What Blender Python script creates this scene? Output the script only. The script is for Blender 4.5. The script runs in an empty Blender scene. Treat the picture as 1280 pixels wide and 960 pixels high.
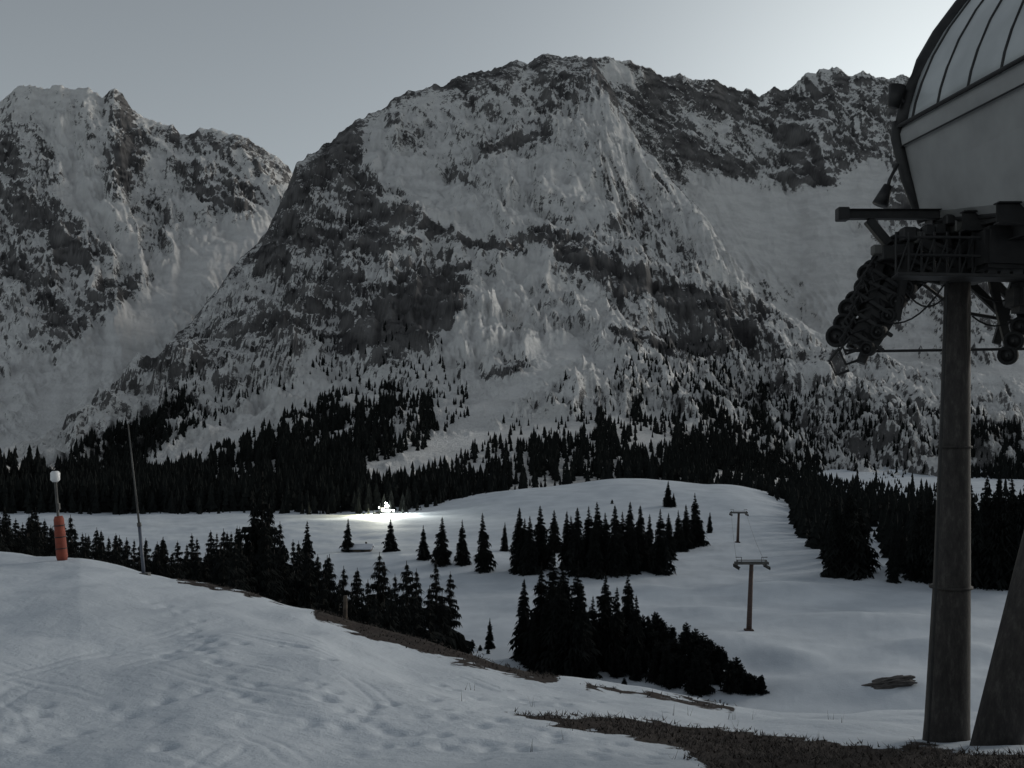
import bpy, bmesh, math, random
import numpy as np
from mathutils import Vector, Matrix
random.seed(7); rng=np.random.default_rng(7)
F=1300.0; HY=540.0
sc=bpy.context.scene

# ---------------------------------------------------------------- noise
def _hash(ix,iy,seed):
    h=(ix.astype(np.int64)*374761393+iy.astype(np.int64)*668265263+seed*974634777)&0xffffffff
    h=((h^(h>>13))*1274126177)&0xffffffff
    return (h^(h>>16))&0xffffffff
def perlin(x,y,seed=0):
    x=np.asarray(x,float);y=np.asarray(y,float)
    ix=np.floor(x);iy=np.floor(y);fx=x-ix;fy=y-iy
    ux=fx*fx*fx*(fx*(fx*6-15)+10);uy=fy*fy*fy*(fy*(fy*6-15)+10)
    def g(dx,dy):
        a=_hash(ix+dx,iy+dy,seed)*(2*math.pi/4294967296.0)
        return np.cos(a)*(fx-dx)+np.sin(a)*(fy-dy)
    a=g(0,0);b=g(1,0);c=g(0,1);d=g(1,1)
    return 1.5*((a*(1-ux)+b*ux)*(1-uy)+(c*(1-ux)+d*ux)*uy)
def fbm(x,y,o=4,seed=0,gain=.5):
    s=0;a=1;n=0
    for i in range(o):
        s=s+a*perlin(x*2**i+i*17.3,y*2**i-i*9.1,seed+i);n+=a;a*=gain
    return s/n
def ridged(x,y,o=4,seed=0,gain=.5):
    s=0;a=1;n=0
    for i in range(o):
        s=s+a*(1-2*np.abs(perlin(x*2**i+i*11.3,y*2**i+i*5.1,seed+i)));n+=a;a*=gain
    return s/n
def sst(a,b,x):
    t=np.clip((x-a)/(b-a),0,1);return t*t*(3-2*t)
def stroke(px,py,pts,w):
    best=np.full(np.shape(px),1e9)
    for (x0,y0),(x1,y1) in zip(pts[:-1],pts[1:]):
        dx,dy=x1-x0,y1-y0;L=dx*dx+dy*dy+1e-9
        t=np.clip(((px-x0)*dx+(py-y0)*dy)/L,0,1)
        best=np.minimum(best,(px-x0-t*dx)**2+(py-y0-t*dy)**2)
    return np.exp(-best/(w*w))
def ip(px,pts):
    p=np.array(pts,float);return np.interp(px,p[:,0],p[:,1])

# ---------------------------------------------------------------- materials
def newmat(name):
    m=bpy.data.materials.new(name);m.use_nodes=True
    nt=m.node_tree;b=nt.nodes['Principled BSDF'];return m,nt,b
def coord(nt,kind='Object'): return nt.nodes.new('ShaderNodeTexCoord').outputs[kind]
def noise(nt,vec,scale,detail=6,rough=.6):
    n=nt.nodes.new('ShaderNodeTexNoise');n.inputs['Scale'].default_value=scale
    n.inputs['Detail'].default_value=detail;n.inputs['Roughness'].default_value=rough
    nt.links.new(vec,n.inputs['Vector']);return n.outputs['Fac']
def ramp(nt,fac,stops):
    r=nt.nodes.new('ShaderNodeValToRGB');e=r.color_ramp.elements
    while len(e)<len(stops): e.new(.5)
    for el,(p,c) in zip(e,stops):
        el.position=p;el.color=(c[0],c[1],c[2],1) if not isinstance(c,(int,float)) else (c,c,c,1)
    nt.links.new(fac,r.inputs[0]);return r.outputs[0]
def mixc(nt,fac,a,b):
    m=nt.nodes.new('ShaderNodeMix');m.data_type='RGBA'
    if isinstance(fac,(int,float)): m.inputs[0].default_value=fac
    else: nt.links.new(fac,m.inputs[0])
    for i,v in ((6,a),(7,b)):
        if isinstance(v,tuple): m.inputs[i].default_value=(*v,1)
        else: nt.links.new(v,m.inputs[i])
    return m.outputs[2]
def mth(nt,op,a,b=None,clamp=False):
    m=nt.nodes.new('ShaderNodeMath');m.operation=op;m.use_clamp=clamp
    for i,v in enumerate((a,b)):
        if v is None: continue
        if isinstance(v,(int,float)): m.inputs[i].default_value=v
        else: nt.links.new(v,m.inputs[i])
    return m.outputs[0]
def attr(nt,name):
    a=nt.nodes.new('ShaderNodeAttribute');a.attribute_name=name;return a.outputs['Fac']
def bump(nt,b,h,strength,dist):
    n=nt.nodes.new('ShaderNodeBump');n.inputs['Strength'].default_value=strength;n.inputs['Distance'].default_value=dist
    nt.links.new(h,n.inputs['Height']);nt.links.new(n.outputs[0],b.inputs['Normal'])
def simple(name,c1,c2,scale=5,rough=.6,metal=0,bs=.2,bd=.01,detail=3):
    m,nt,b=newmat(name);co=coord(nt)
    f=noise(nt,co,scale,detail);col=ramp(nt,f,[(.3,c1),(.7,c2)])
    nt.links.new(col,b.inputs['Base Color']);b.inputs['Roughness'].default_value=rough;b.inputs['Metallic'].default_value=metal
    if bs>0: bump(nt,b,f,bs,bd)
    return m

def mountain_mat(name,rock_a,rock_b,snowc):
    m,nt,b=newmat(name);co=coord(nt)
    s=attr(nt,'snow');fo=attr(nt,'forest');tn=attr(nt,'tone')
    n2=noise(nt,co,.12,4,.85)
    k=mth(nt,'ADD',s,mth(nt,'MULTIPLY',mth(nt,'SUBTRACT',n2,.5),3.0))
    mask=ramp(nt,k,[(.34,0.0),(.62,1.0)])
    rock=ramp(nt,tn,[(.15,rock_a),(.85,rock_b)])
    snow=ramp(nt,tn,[(.2,tuple(c*.86 for c in snowc)),(.7,snowc)])
    col=mixc(nt,mask,rock,snow)
    col=mixc(nt,fo,col,(.022,.023,.024))
    nt.links.new(col,b.inputs['Base Color']);b.inputs['Roughness'].default_value=.9
    b.inputs['Specular IOR Level'].default_value=.05
    bump(nt,b,n2,.8,9)
    return m
M_mtn=mountain_mat('mountain_rock_snow',(.06,.058,.06),(.20,.194,.192),(.78,.772,.76))

def ground_mat():
    m,nt,b=newmat('snow_ground_mat');co=coord(nt)
    g=attr(nt,'grass')
    n=noise(nt,co,.12,4,.6);nf=noise(nt,co,9,3,.7)
    snow=ramp(nt,n,[(.3,(.47,.51,.555)),(.68,(.60,.64,.685))])
    k=mth(nt,'ADD',g,mth(nt,'MULTIPLY',mth(nt,'SUBTRACT',noise(nt,co,2.2,5,.75),.5),1.2))
    mask=ramp(nt,k,[(.44,0.0),(.56,1.0)])
    gr=ramp(nt,nf,[(.3,(.016,.013,.012)),(.7,(.055,.043,.038))])
    col=mixc(nt,mask,snow,gr)
    nt.links.new(col,b.inputs['Base Color']);b.inputs['Roughness'].default_value=.85
    b.inputs['Specular IOR Level'].default_value=.1
    h=mth(nt,'ADD',noise(nt,co,1.9,6,.72),mth(nt,'MULTIPLY',nf,.22))
    bump(nt,b,h,.5,.11);return m
M_ground=ground_mat()
M_needle=simple('spruce_needles',(.007,.008,.008),(.020,.022,.021),6,.95,0,0)
M_needle.node_tree.nodes['Principled BSDF'].inputs['Specular IOR Level'].default_value=.03
M_bark=simple('bark',(.02,.017,.014),(.045,.036,.03),12,.9)
M_steel=simple('galvanised_steel',(.05,.05,.05),(.11,.107,.10),3,.6,.3)
M_dark=simple('dark_painted_steel',(.006,.006,.007),(.02,.019,.019),6,.6,.1)
M_rubber=simple('black_rubber',(.006,.006,.007),(.016,.016,.016),20,.85)
M_fascia=simple('grey_fascia_panel',(.21,.21,.207),(.29,.29,.285),1.2,.6,0,.05,.005)
M_column,nt,b=newmat('weathered_column');co=coord(nt)
mp=nt.nodes.new('ShaderNodeMapping');mp.inputs['Scale'].default_value=(1,1,.35);nt.links.new(co,mp.inputs[0])
f1=noise(nt,mp.outputs[0],10,6,.8)
nt.links.new(ramp(nt,f1,[(.34,(.012,.010,.010)),(.52,(.032,.028,.026)),(.68,(.068,.062,.057))]),b.inputs['Base Color']);b.inputs['Roughness'].default_value=.8;bump(nt,b,f1,.4,.012)
M_orange=simple('orange_padding',(.15,.032,.02),(.25,.055,.03),4,.8)
M_white=simple('white_paint',(.6,.6,.6),(.75,.75,.75),6,.5)
M_blue=simple('blue_grey_pole',(.05,.06,.085),(.09,.10,.125),6,.5)
M_wood=simple('weathered_wood',(.04,.03,.025),(.10,.08,.06),8,.9)
M_concrete=simple('concrete',(.07,.065,.06),(.12,.11,.10),5,.9)
M_rust=simple('rusty_paint',(.045,.028,.022),(.085,.05,.04),3,.7)
M_grass=simple('dry_grass_mat',(.02,.016,.013),(.065,.05,.042),3,.9,0,0)
M_rock=simple('boulder_rock',(.03,.027,.025),(.09,.08,.075),1.2,.9,0,.8,.2)
M_snowcap=simple('roof_snow',(.5,.54,.6),(.62,.65,.7),1,.8)
M_body=simple('vehicle_paint',(.45,.43,.38),(.6,.58,.5),3,.4)
M_glass,nt,b=newmat('translucent_canopy_glazing')
nz=noise(nt,coord(nt),1.1,4,.5);nt.links.new(ramp(nt,nz,[(.3,(.34,.355,.36)),(.7,(.47,.49,.493))]),b.inputs['Base Color'])
b.inputs['Roughness'].default_value=.3;b.inputs['Specular IOR Level'].default_value=.4
M_lamp,nt,b=newmat('work_lamp');b.inputs['Emission Color'].default_value=(.97,1,.9,1);b.inputs['Emission Strength'].default_value=120
b.inputs['Base Color'].default_value=(1,1,1,1)

# ---------------------------------------------------------------- mesh helpers
def mesh_np(name,V,faces,mat,attrs=None,smooth=True):
    me=bpy.data.meshes.new(name);V=np.asarray(V,np.float32);faces=np.asarray(faces,np.int32)
    n,k=faces.shape
    me.vertices.add(len(V));me.vertices.foreach_set('co',V.ravel())
    me.loops.add(n*k);me.loops.foreach_set('vertex_index',faces.ravel())
    me.polygons.add(n);me.polygons.foreach_set('loop_start',np.arange(n,dtype=np.int32)*k)
    me.polygons.foreach_set('use_smooth',np.full(n,smooth))
    for an,av in (attrs or {}).items():
        a=me.attributes.new(an,'FLOAT','POINT');a.data.foreach_set('value',np.asarray(av,np.float32).ravel())
    me.update(calc_edges=True)
    me.materials.append(mat);return me
def link(name,me,parent=None):
    o=bpy.data.objects.new(name,me);sc.collection.objects.link(o)
    if parent: o.parent=parent
    return o
def gridfaces(R,C,wrap=False):
    i=np.arange(R*C).reshape(R,C)
    a=i[:-1,:-1];b=i[:-1,1:];c=i[1:,1:];d=i[1:,:-1]
    f=np.stack([a,b,c,d],-1).reshape(-1,4)
    if wrap:
        a=i[:-1,-1];b=i[:-1,0];c=i[1:,0];d=i[1:,-1]
        f=np.vstack([f,np.stack([a,b,c,d],-1)])
    return f
def W(px,py,d): return Vector(((px-640)/F*d,d,(HY-py)/F*d))

# ---------------------------------------------------------------- ground height
CREST_Y=[(-700,670),(-200,682),(0,692),(100,699),(180,714),(260,730),(400,765),(440,780),(560,815),(640,838),(700,850),(800,866),(910,882),(1000,884),(1100,886),(1280,890),(1800,895)]
CREST_R=[(-700,38),(0,36),(200,34),(400,30),(640,27),(900,26),(1280,26),(1800,26)]
TRACKS=[]
for i in range(44):
    cx=random.uniform(-9,.5);cy=random.uniform(11,27);a=random.uniform(-1.2,1.4);L=random.uniform(.4,2.2)
    TRACKS.append((cx,cy,math.sin(a),math.cos(a),L))
STEPS=[]
def trail(pts,d=.34):
    for (x0,y0),(x1,y1) in zip(pts[:-1],pts[1:]):
        L=math.hypot(x1-x0,y1-y0);n=int(L/d)
        for i in range(n):
            t=i/n;s=.14 if i%2 else -.14
            nx,ny=-(y1-y0)/L,(x1-x0)/L
            STEPS.append((x0+(x1-x0)*t+nx*s+random.gauss(0,.12),y0+(y1-y0)*t+ny*s+random.gauss(0,.12)))
trail([(-3.6,18),(-2.2,15.6),(-.8,14.5),(.6,13.2),(1.6,12.0)])
trail([(-1.5,14.0),(.0,13.6),(1.8,13.2),(3.2,12.6)])
trail([(-9,27),(-5.2,19),(-3.6,16)],.6)
trail([(-.8,16.5),(.6,15.0),(2.2,13.6)],.45)
for i in range(90): STEPS.append((random.uniform(-7,3),random.uniform(11.5,22)))
def H(x,y,fine=True):
    x=np.asarray(x,float);y=np.asarray(y,float)
    r=np.hypot(x,y)+1e-6;c=y/r
    d=r*np.maximum(c,.4)
    u=np.where(c>.3,x/np.maximum(y,1e-6),np.sign(x)*1.6);u=np.clip(u,-1.6,1.6)
    px=640+F*u
    yc=ip(px,CREST_Y);rc=ip(px,CREST_R);zc=-(yc-HY)/F*rc
    z0=-3.9
    s0=(zc-z0)/(rc-12)
    z=z0+s0*(np.minimum(d,rc)-12)
    z=np.where(d<8,z0+s0*(-4),z)
    e=np.maximum(d-rc,0)
    zf=z+s0*e-.5*e*e/(e+4)
    val=-32+1.3*fbm(x/45,y/45,3,5)*sst(60,120,d)
    if fine: val=val+.30*ridged((x+.4*y)/16,(y-.3*x)/7,3,6)*sst(90,120,d)*(1-sst(330,420,d))
    val=val+11.0*np.exp(-((px-800)/120.)**2-((d-455)/85.)**2)+5*np.exp(-((px-640)/90.)**2-((d-440)/60.)**2)+5*np.exp(-((px-930)/60.)**2-((d-430)/80.)**2)
    for (mx,my,hh,sx,sy) in ((30,150,2.2,16,9),(46,128,1.6,14,8),(60,170,1.8,20,9),(20,230,1.5,20,16),(8,190,1.2,14,10),(-10,250,1.6,30,14),(38,142,1.4,5,4),(52,205,2.0,14,8),(34,180,1.5,9,6),(28,205,1.5,6,8),(62,150,1.8,8,5)):
        val=val+hh*np.exp(-((x-mx)/sx)**2-((y-my)/sy)**2)
    k=2.5
    m=np.maximum(zf,val);z=m+k*np.log1p(np.exp(-np.abs(zf-val)/k))*sst(0,6,e)
    nearw=1-sst(40,90,d)
    z=z+nearw*(.32*fbm(x/4.5,y/6.,3,21)+ .028*fbm(x/1.1,y/1.1,4,33,.6))
    if fine:
        msk=(d>8)&(d<34)&(np.abs(px-640)<800)
        xs=x[msk];ys=y[msk];dz=np.zeros(xs.shape)
        for q_,(cx,cy,sx,sy,L) in enumerate(TRACKS):
            al=(xs-cx)*sx+(ys-cy)*sy;ac=(xs-cx)*sy-(ys-cy)*sx+.06*math.sin(q_*2.3)*al*al
            inn=sst(L,L-.4,np.abs(al))
            dz-=.013*inn*(np.exp(-(ac/.06)**2)+np.exp(-((ac-.30)/.06)**2))
        for q_,(cx,cy) in enumerate(STEPS):
            q=(xs-cx)**2+((ys-cy)*.8)**2
            k_=.5+.5*abs(math.sin(q_*1.7))
            dz+=k_*(-.075*np.exp(-q/.022)+.022*np.exp(-q/.08))
        z[msk]+=dz
    return z
def Hs(x,y): return float(H(np.array([x]),np.array([y]),False)[0])
def hit(px,py,d0=40,d1=900):
    d=np.geomspace(d0,d1,2500);x=(px-640)/F*d;z=(HY-py)/F*d
    h=H(x,d,False);w=np.where(h>=z)[0]
    i=w[0] if len(w) else len(d)-1
    return Vector((x[i],d[i],h[i]))

def build_ground():
    th=np.concatenate([np.radians(np.linspace(-180,-36,60,endpoint=False)),np.radians(np.linspace(-36,36,1000)),np.radians(np.linspace(36,180,60,endpoint=False)[1:])])
    r=np.concatenate([np.linspace(.6,9,14,endpoint=False),np.linspace(9,24,230,endpoint=False),np.linspace(24,50,150,endpoint=False),np.geomspace(50,800,240,endpoint=False),np.geomspace(800,9000,25)])
    T,R=np.meshgrid(th,r);x=R*np.sin(T);y=R*np.cos(T)
    z=H(x,y)
    yy=np.maximum(y,.5);px=640+F*x/yy;py=HY-F*z/yy
    front=(y>.5*R)
    j=perlin(x*.8,y*.8,3)*6+perlin(x*2.5,y*2.5,4)*5;pxx=px;pyy=py+j*.8
    g=np.zeros(x.shape)
    near=(y<45)&front
    def add(v,a=1.): 
        nonlocal g; g=np.maximum(g,np.where(near,v*a,0))
    add(stroke(pxx,pyy,[(225,724),(330,745),(420,768)],5),.75)
    add(stroke(pxx,pyy,[(400,766),(440,782),(500,798),(560,815),(610,828),(690,848)],10),1.0)
    add(stroke(pxx,pyy,[(440,775),(530,800)],14),.8)
    add(stroke(pxx,pyy,[(735,858),(860,876),(915,886)],5),.7)
    top=ip(pxx,[(590,893),(620,890),(750,896),(900,909),(1000,922),(1130,938),(1300,946)])
    bot=ip(pxx,[(590,893),(640,896),(700,907),(800,926),(860,942),(890,965),(1300,1100)])
    inside=sst(-3,5,pyy-top)*sst(-3,5,bot-pyy)*sst(600,640,pxx)
    add(inside,.95)
    add(stroke(pxx,pyy,[(1140,945),(1280,975)],22),.85)
    return th,r,x,y,z,g
th,r,gx,gy,gz,gg=build_ground()
me=mesh_np('snow_ground',np.stack([gx,gy,gz],-1).reshape(-1,3),gridfaces(len(r),len(th),True)[:,::-1],M_ground,{'grass':gg})
link('snow_ground',me)

# ---------------------------------------------------------------- mountains
def mountain(name,px0,px1,nc,rows,yb,db,ys,ds,gexp,seed,amp,rockpct,edit,forest=None,jag=12.,terr=.7,shear=260,extl=900,extr=900,base=.0,smoothf=None):
    pxd=np.linspace(px0,px1,nc);parts=[pxd]
    if extl: parts=[np.linspace(px0-extl,px0,30,endpoint=False)]+parts
    if extr: parts=parts+[np.linspace(px1,px1+extr,31)[1:]]
    px=np.concatenate(parts)
    t=np.concatenate([np.linspace(-.03,1,rows),np.linspace(1.01,1.35,14)])
    P,T=np.meshgrid(px,t)
    YB=ip(P,yb);DB=ip(P,db);YS=ip(P,ys);DS=ip(P,ds)
    tc=np.clip(T,0,1)
    D=DB+(DS-DB)*T
    yn=YB+(YS-YB)*tc**gexp
    Z=(HY-yn)/F*np.where(T>1,DS,D)
    Z=np.where(T>1,Z-(D-DS)*.9,Z); Z=np.where(T<0,Z-60*(-T)/.03*.5,Z)
    X=(P-640)/F*D
    env=sst(.0,.22,T)*(.12+.88*sst(0,.10,1-tc))
    if smoothf is not None: env=env*(1-.8*np.clip(smoothf(P,yn),0,1))
    wx=X+110*fbm(X/300,D/300,4,seed+50);wy=D+110*fbm(X/300,D/300,4,seed+60)
    dz=amp*(.8*ridged(wx/420,wy/620,3,seed)+.45*ridged(wx/130,wy/240,4,seed+7,.55)+.28*ridged(wx/42,wy/70,4,seed+13,.6))
    wp=P+shear*tc+30*fbm(X/160,D/260,4,seed+61)
    scl=D/2400.
    dz=dz+scl*(38*ridged(wp/85,T*2.6,3,seed+62)+22*ridged(wp/30,T*5,3,seed+63)+9*ridged(wp/11,T*12,2,seed+64))
    core=(T>.2)&(T<1)
    dz=dz-dz[core].mean()-.25*dz[core].std()
    dz=np.where(dz<0,dz*sst(.12,.55,T),dz)
    Z=Z+env*dz
    for per,kk,sd in ((90.,.85,1),(37.,.8,2),(17.,.7,3)):
        s=(Z+.30*X+75*fbm(X/170,D/200,5,seed+80+sd,.6))/per
        fr=s-np.floor(s);tm=sst(-.1,.5,fbm(X/150,D/170,3,seed+90+sd))
        Z=Z+terr*env*kk*per*(sst(.15,.85,fr)-fr)*tm*sst(.15,.4,T)
    Z=Z+sst(.1,.3,T)*(5.0*ridged(X/26,D/30,4,seed+30,.65)-1.5)*(.3+.7*env)
    jw=sst(.84,1,tc)
    Z=Z+jw*(jag*(ridged(X/90,D/400,2,seed+40)+.6*ridged(X/34,D/90,3,seed+41,.7))-jag*.75)
    Zi,Zj=np.gradient(Z);Xi,Xj=np.gradient(X);Yi,Yj=np.gradient(D)
    det=Xi*Yj-Xj*Yi;det=np.where(np.abs(det)<1e-9,1e-9,det)
    zx=(Zi*Yj-Zj*Yi)/det;zy=(Zj*Xi-Zi*Xj)/det
    sl=np.hypot(zx,zy)
    core=(T>.25)&(T<1)
    a,b_=np.percentile(sl[core],rockpct-18),np.percentile(sl[core],min(rockpct+30,99))
    rough=sst(a,b_,sl)
    S=1.14+base-rough*.80
    nn=fbm(X/45,(D+Z)/45,4,seed+75,.65)
    S=S+.45*fbm(X/150,D/150,4,seed+70,.6)+.75*nn
    S=S-.28*sst(.2,1.1,zx)  # less snow on left-facing slopes: their shade painted into the rock/snow colour
    jx=P+14*fbm(X/60,D/80,4,seed+71,.6);jy=HY-F*Z/D+12*fbm(X/60,D/80,4,seed+72,.6)
    S0=S;S1=edit(S,jx,jy)
    dlt=S1-S0
    dlt=np.where(dlt<0,dlt*(.65+.55*rough),dlt)
    S=np.clip(S0+dlt,-.75,2.7)
    tone=.5+1.2*fbm((X+.5*Z)/60,(D*.4+Z*2.6)/60,5,seed+76,.7)
    FO=np.zeros(X.shape) if forest is None else forest(jx,jy,X,D,P)
    me=mesh_np(name,np.stack([X,D,Z],-1).reshape(-1,3),gridfaces(*X.shape),M_mtn,{'snow':S,'forest':np.clip(FO,0,1)**2*.9,'tone':tone})
    link(name,me)
    return P,T,X,D,Z,FO

def edL2(S,px,py):
    def rk(pts,w,a=1.): 
        nonlocal S;S=S-a*stroke(px,py,pts,w)
    def sn(pts,w,a=1.):
        nonlocal S;S=S+a*stroke(px,py,pts,w)
    rk([(425,175),(380,230),(350,290),(340,310)],26,1.3);rk([(440,190),(455,260),(480,300)],20,1.0)
    rk([(500,262),(560,295),(640,312)],11,1.3);rk([(380,300),(460,300)],16,1.0)
    rk([(450,420),(500,385),(555,350)],26,1.7);rk([(500,430),(550,390)],24,1.6)
    rk([(260,440),(330,400),(420,340)],28,.7);rk([(340,440),(440,350)],20,.6)
    rk([(680,300),(730,320),(765,335)],14,1.5);rk([(780,352),(850,370),(910,380)],12,1.7)
    rk([(770,415),(840,430),(890,438)],8,1.6);rk([(600,466),(675,460)],6,1.6)
    rk([(610,186),(680,170)],7,1.8);rk([(560,215),(590,225)],8,.7);rk([(820,220),(850,260)],8,.7)
    rk([(430,160),(520,110),(620,84),(690,72),(745,80)],14,1.1);rk([(745,80),(800,165),(860,240),(900,268)],8,1.5)
    rk([(560,110),(640,100),(720,95)],18,.6)
    rk([(930,370),(940,400),(880,440)],20,.6)
    rk([(358,215),(300,330),(250,395),(190,455),(120,505)],9,1.0)
    rk([(690,330),(800,260)],10,.5)
    sn([(470,190),(520,230),(590,280)],26,.9);sn([(600,200),(650,260)],34,.5)
    sn([(680,320),(650,345),(600,400),(570,430)],20,1.2);sn([(740,150),(800,210),(870,290),(930,360)],20,.7)
    sn([(720,440),(640,495),(560,560),(490,590)],14,2.0);sn([(580,400),(600,450)],18,.8)
    sn([(700,200),(760,260)],40,.4);sn([(660,390),(760,400)],20,.4);sn([(650,430),(900,470)],26,.4)
    sn([(205,575),(260,545),(330,515),(380,490)],16,1.4)
    return S
def smL2(px,py): return stroke(px,py,[(720,440),(640,495),(560,560),(490,590)],15)+.6*stroke(px,py,[(205,575),(260,545),(330,515)],14)+.4*stroke(px,py,[(470,190),(520,230),(590,280)],20)
FT=[(-900,565),(0,565),(60,550),(110,525),(160,498),(230,488),(265,530),(300,538),(330,518),(400,482),(500,478),(545,505),(600,535),(660,520),(740,510),(780,492),(850,456),(900,436),(960,455),(1050,470),(1130,512),(1200,502),(1280,485),(2300,480)]
def forest_density(px,py,X,D,P):
    fing=34*fbm(P/34,py/260,3,400)+40*np.clip(perlin(P/17,py/200,402),-.35,1)
    top=ip(px,FT)-fing+12
    f=sst(-4,24,py-top)
    dens=ip(px,[(0,1),(540,1),(600,.9),(780,.8),(840,.62),(1000,.55),(1120,.62),(1200,.85)])
    streak=.38+1.0*np.clip(fbm(P/12,py/110,3,407)+.4,0,1)
    patch=sst(-.26,.0,fbm(X/38,D/90,3,409))
    extra=ip(px,[(0,0),(560,0),(700,18),(1280,22)])
    deep=sst(48,95,py-top-extra)
    f=f*np.clip(dens*(streak*patch*(1-deep)+deep),0,1)
    sp=.17*sst(-90,0,py-top)*(px>150)
    f=np.maximum(f,sp)
    rem=1-np.clip(2.2*stroke(px,py,[(195,586),(260,552),(330,520),(390,490)],15),0,1)
    rem*=1-np.clip(2.2*stroke(px,py,[(470,596),(540,578),(600,530),(720,440)],18),0,1)
    rem*=1-.85*np.clip(1.6*stroke(px,py,[(1050,584),(1200,586)],18),0,1)
    rem*=1-.7*np.clip(stroke(px,py,[(700,500),(640,560)],12)+stroke(px,py,[(830,480),(800,560)],10)+stroke(px,py,[(990,470),(1010,540)],10)+stroke(px,py,[(900,600),(985,610)],10)+stroke(px,py,[(1090,470),(1130,520),(1160,530)],14),0,1)
    return f*rem
YB=[(-900,642),(0,641),(500,638),(560,632),(640,622),(700,615),(790,606),(850,608),(930,618),(980,640),(1040,660),(1280,690),(2300,700)]
DB=[(-900,410),(0,412),(500,424),(560,450),(640,480),(790,505),(930,480),(980,416),(1040,347),(1280,278),(2300,260)]
YS2=[(-900,600),(-100,590),(0,572),(50,545),(100,512),(150,482),(190,452),(250,390),(300,330),(330,300),(345,268),(358,235),(370,205),(385,192),(410,180),(432,158),(480,134),(488,126),(520,112),(560,107),(575,98),(620,84),(660,76),(680,68),(710,72),(740,74),(765,112),(800,180),(850,238),(890,285),(940,368),(1000,408),(1100,448),(1280,480),(1500,500),(2300,520)]
DS2=[(-900,800),(0,950),(190,1350),(330,1800),(410,2200),(680,2500),(740,2500),(800,2250),(890,1950),(1000,1650),(1280,1350),(2300,1000)]
L2=mountain('mountain',-120,1400,1000,430,YB,DB,YS2,DS2,1.02,11,57,60,edL2,forest_density,base=.04,smoothf=smL2)

def edL1(S,px,py):
    def rk(pts,w,a=1.): 
        nonlocal S;S=S-a*stroke(px,py,pts,w)
    def sn(pts,w,a=1.):
        nonlocal S;S=S+a*stroke(px,py,pts,w)
    rk([(155,125),(165,180),(150,220)],15,1.4);rk([(60,280),(95,320)],22,1.3);rk([(200,165),(300,180),(350,210)],12,1.0)
    rk([(220,220),(300,250),(340,290)],22,.6);rk([(0,330),(50,360),(80,410)],18,1.3);rk([(10,190),(30,280)],18,.8)
    rk([(110,380),(190,350)],14,1.0);rk([(35,115),(45,160),(70,220)],8,.8)
    sn([(50,130),(90,200),(110,260)],26,1.0);sn([(200,200),(230,260)],18,.7)
    sn([(345,295),(260,325),(200,385),(130,450),(50,530)],28,2.6);sn([(0,345),(60,380)],10,.9);sn([(120,260),(180,330)],14,.6)
    return S
def smL1(px,py): return 1.2*stroke(px,py,[(345,295),(260,325),(200,385),(130,450),(50,530)],26)
mountain('mountain',-140,520,460,330,[(-900,640),(2000,640)],[(-900,1300),(520,1800),(1500,1900)],
   [(-900,260),(-300,200),(-60,165),(0,128),(22,110),(40,108),(58,114),(75,106),(92,116),(110,110),(128,124),(142,112),(152,116),(165,138),(190,152),(215,154),(225,164),(265,160),(300,168),(332,186),(358,207),(400,240),(520,300),(1500,420)],
   [(-900,3000),(1500,3600)],.9,91,62,60,edL1,lambda a,b,x,d,P:.9*sst(-8,20,b-ip(a,[(-900,570),(60,570),(200,610),(2000,620)])),extr=0,base=.05,smoothf=smL1,jag=16.)
def edL3(S,px,py):
    def rk(pts,w,a=1.): 
        nonlocal S;S=S-a*stroke(px,py,pts,w)
    def sn(pts,w,a=1.):
        nonlocal S;S=S+a*stroke(px,py,pts,w)
    rk([(830,110),(900,125),(990,125),(1060,110),(1130,110)],26,.7);rk([(990,170),(1010,220),(1040,230)],22,1.0);rk([(860,180),(930,215)],16,.9)
    rk([(1060,180),(1110,200),(1140,260)],18,.9);rk([(800,120),(860,180)],14,.5)
    sn([(890,245),(960,262),(1040,262),(1095,225)],22,2.2);sn([(930,300),(1040,310),(1060,370)],38,2.2)
    sn([(770,95),(840,130),(900,180)],12,.5);sn([(760,90),(790,95)],9,.8)
    return S
def smL3(px,py): return 1.3*stroke(px,py,[(890,245),(960,262),(1040,262),(1095,225)],22)+1.3*stroke(px,py,[(930,300),(1040,310),(1060,370)],40)
mountain('mountain',690,1400,520,330,[(-900,520),(660,420),(760,330),(1000,470),(1400,520),(2300,560)],[(-900,2300),(760,2300),(1280,1500),(2300,1300)],
   [(-900,300),(600,140),(700,90),(742,73),(790,76),(805,86),(830,95),(900,104),(950,116),(968,106),(985,111),(1010,92),(1030,84),(1045,86),(1062,96),(1078,89),(1090,96),(1130,96),(1200,112),(1280,125),(1450,230),(1700,380),(2300,440)],
   [(-900,3000),(740,2700),(1000,3000),(2300,2700)],1.25,133,44,54,edL3,None,15.,extl=0,smoothf=smL3)

# ---------------------------------------------------------------- forest on the mountain foot
def merge_instances(name,base_list,places,mat):
    VV=[];FF=[];off=0
    for k,(V,Fc) in enumerate(base_list):
        pl=np.array([p[:6] for p in places if p[6]==k])
        if len(pl)==0: continue
        c=np.cos(pl[:,5])[:,None];s=np.sin(pl[:,5])[:,None]
        vx=V[None,:,0]*pl[:,4:5];vy=V[None,:,1]*pl[:,4:5];vz=V[None,:,2]*pl[:,3:4]
        X=pl[:,0:1]+vx*c-vy*s;Y=pl[:,1:2]+vx*s+vy*c;Z=pl[:,2:3]+vz
        VV.append(np.stack([X,Y,Z],-1).reshape(-1,3))
        FF.append((Fc[None]+(np.arange(len(pl))*len(V))[:,None,None]+off).reshape(-1,3));off+=len(pl)*len(V)
    me=mesh_np(name,np.vstack(VV),np.vstack(FF),mat,None,False)
    return link(name,me)
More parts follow.
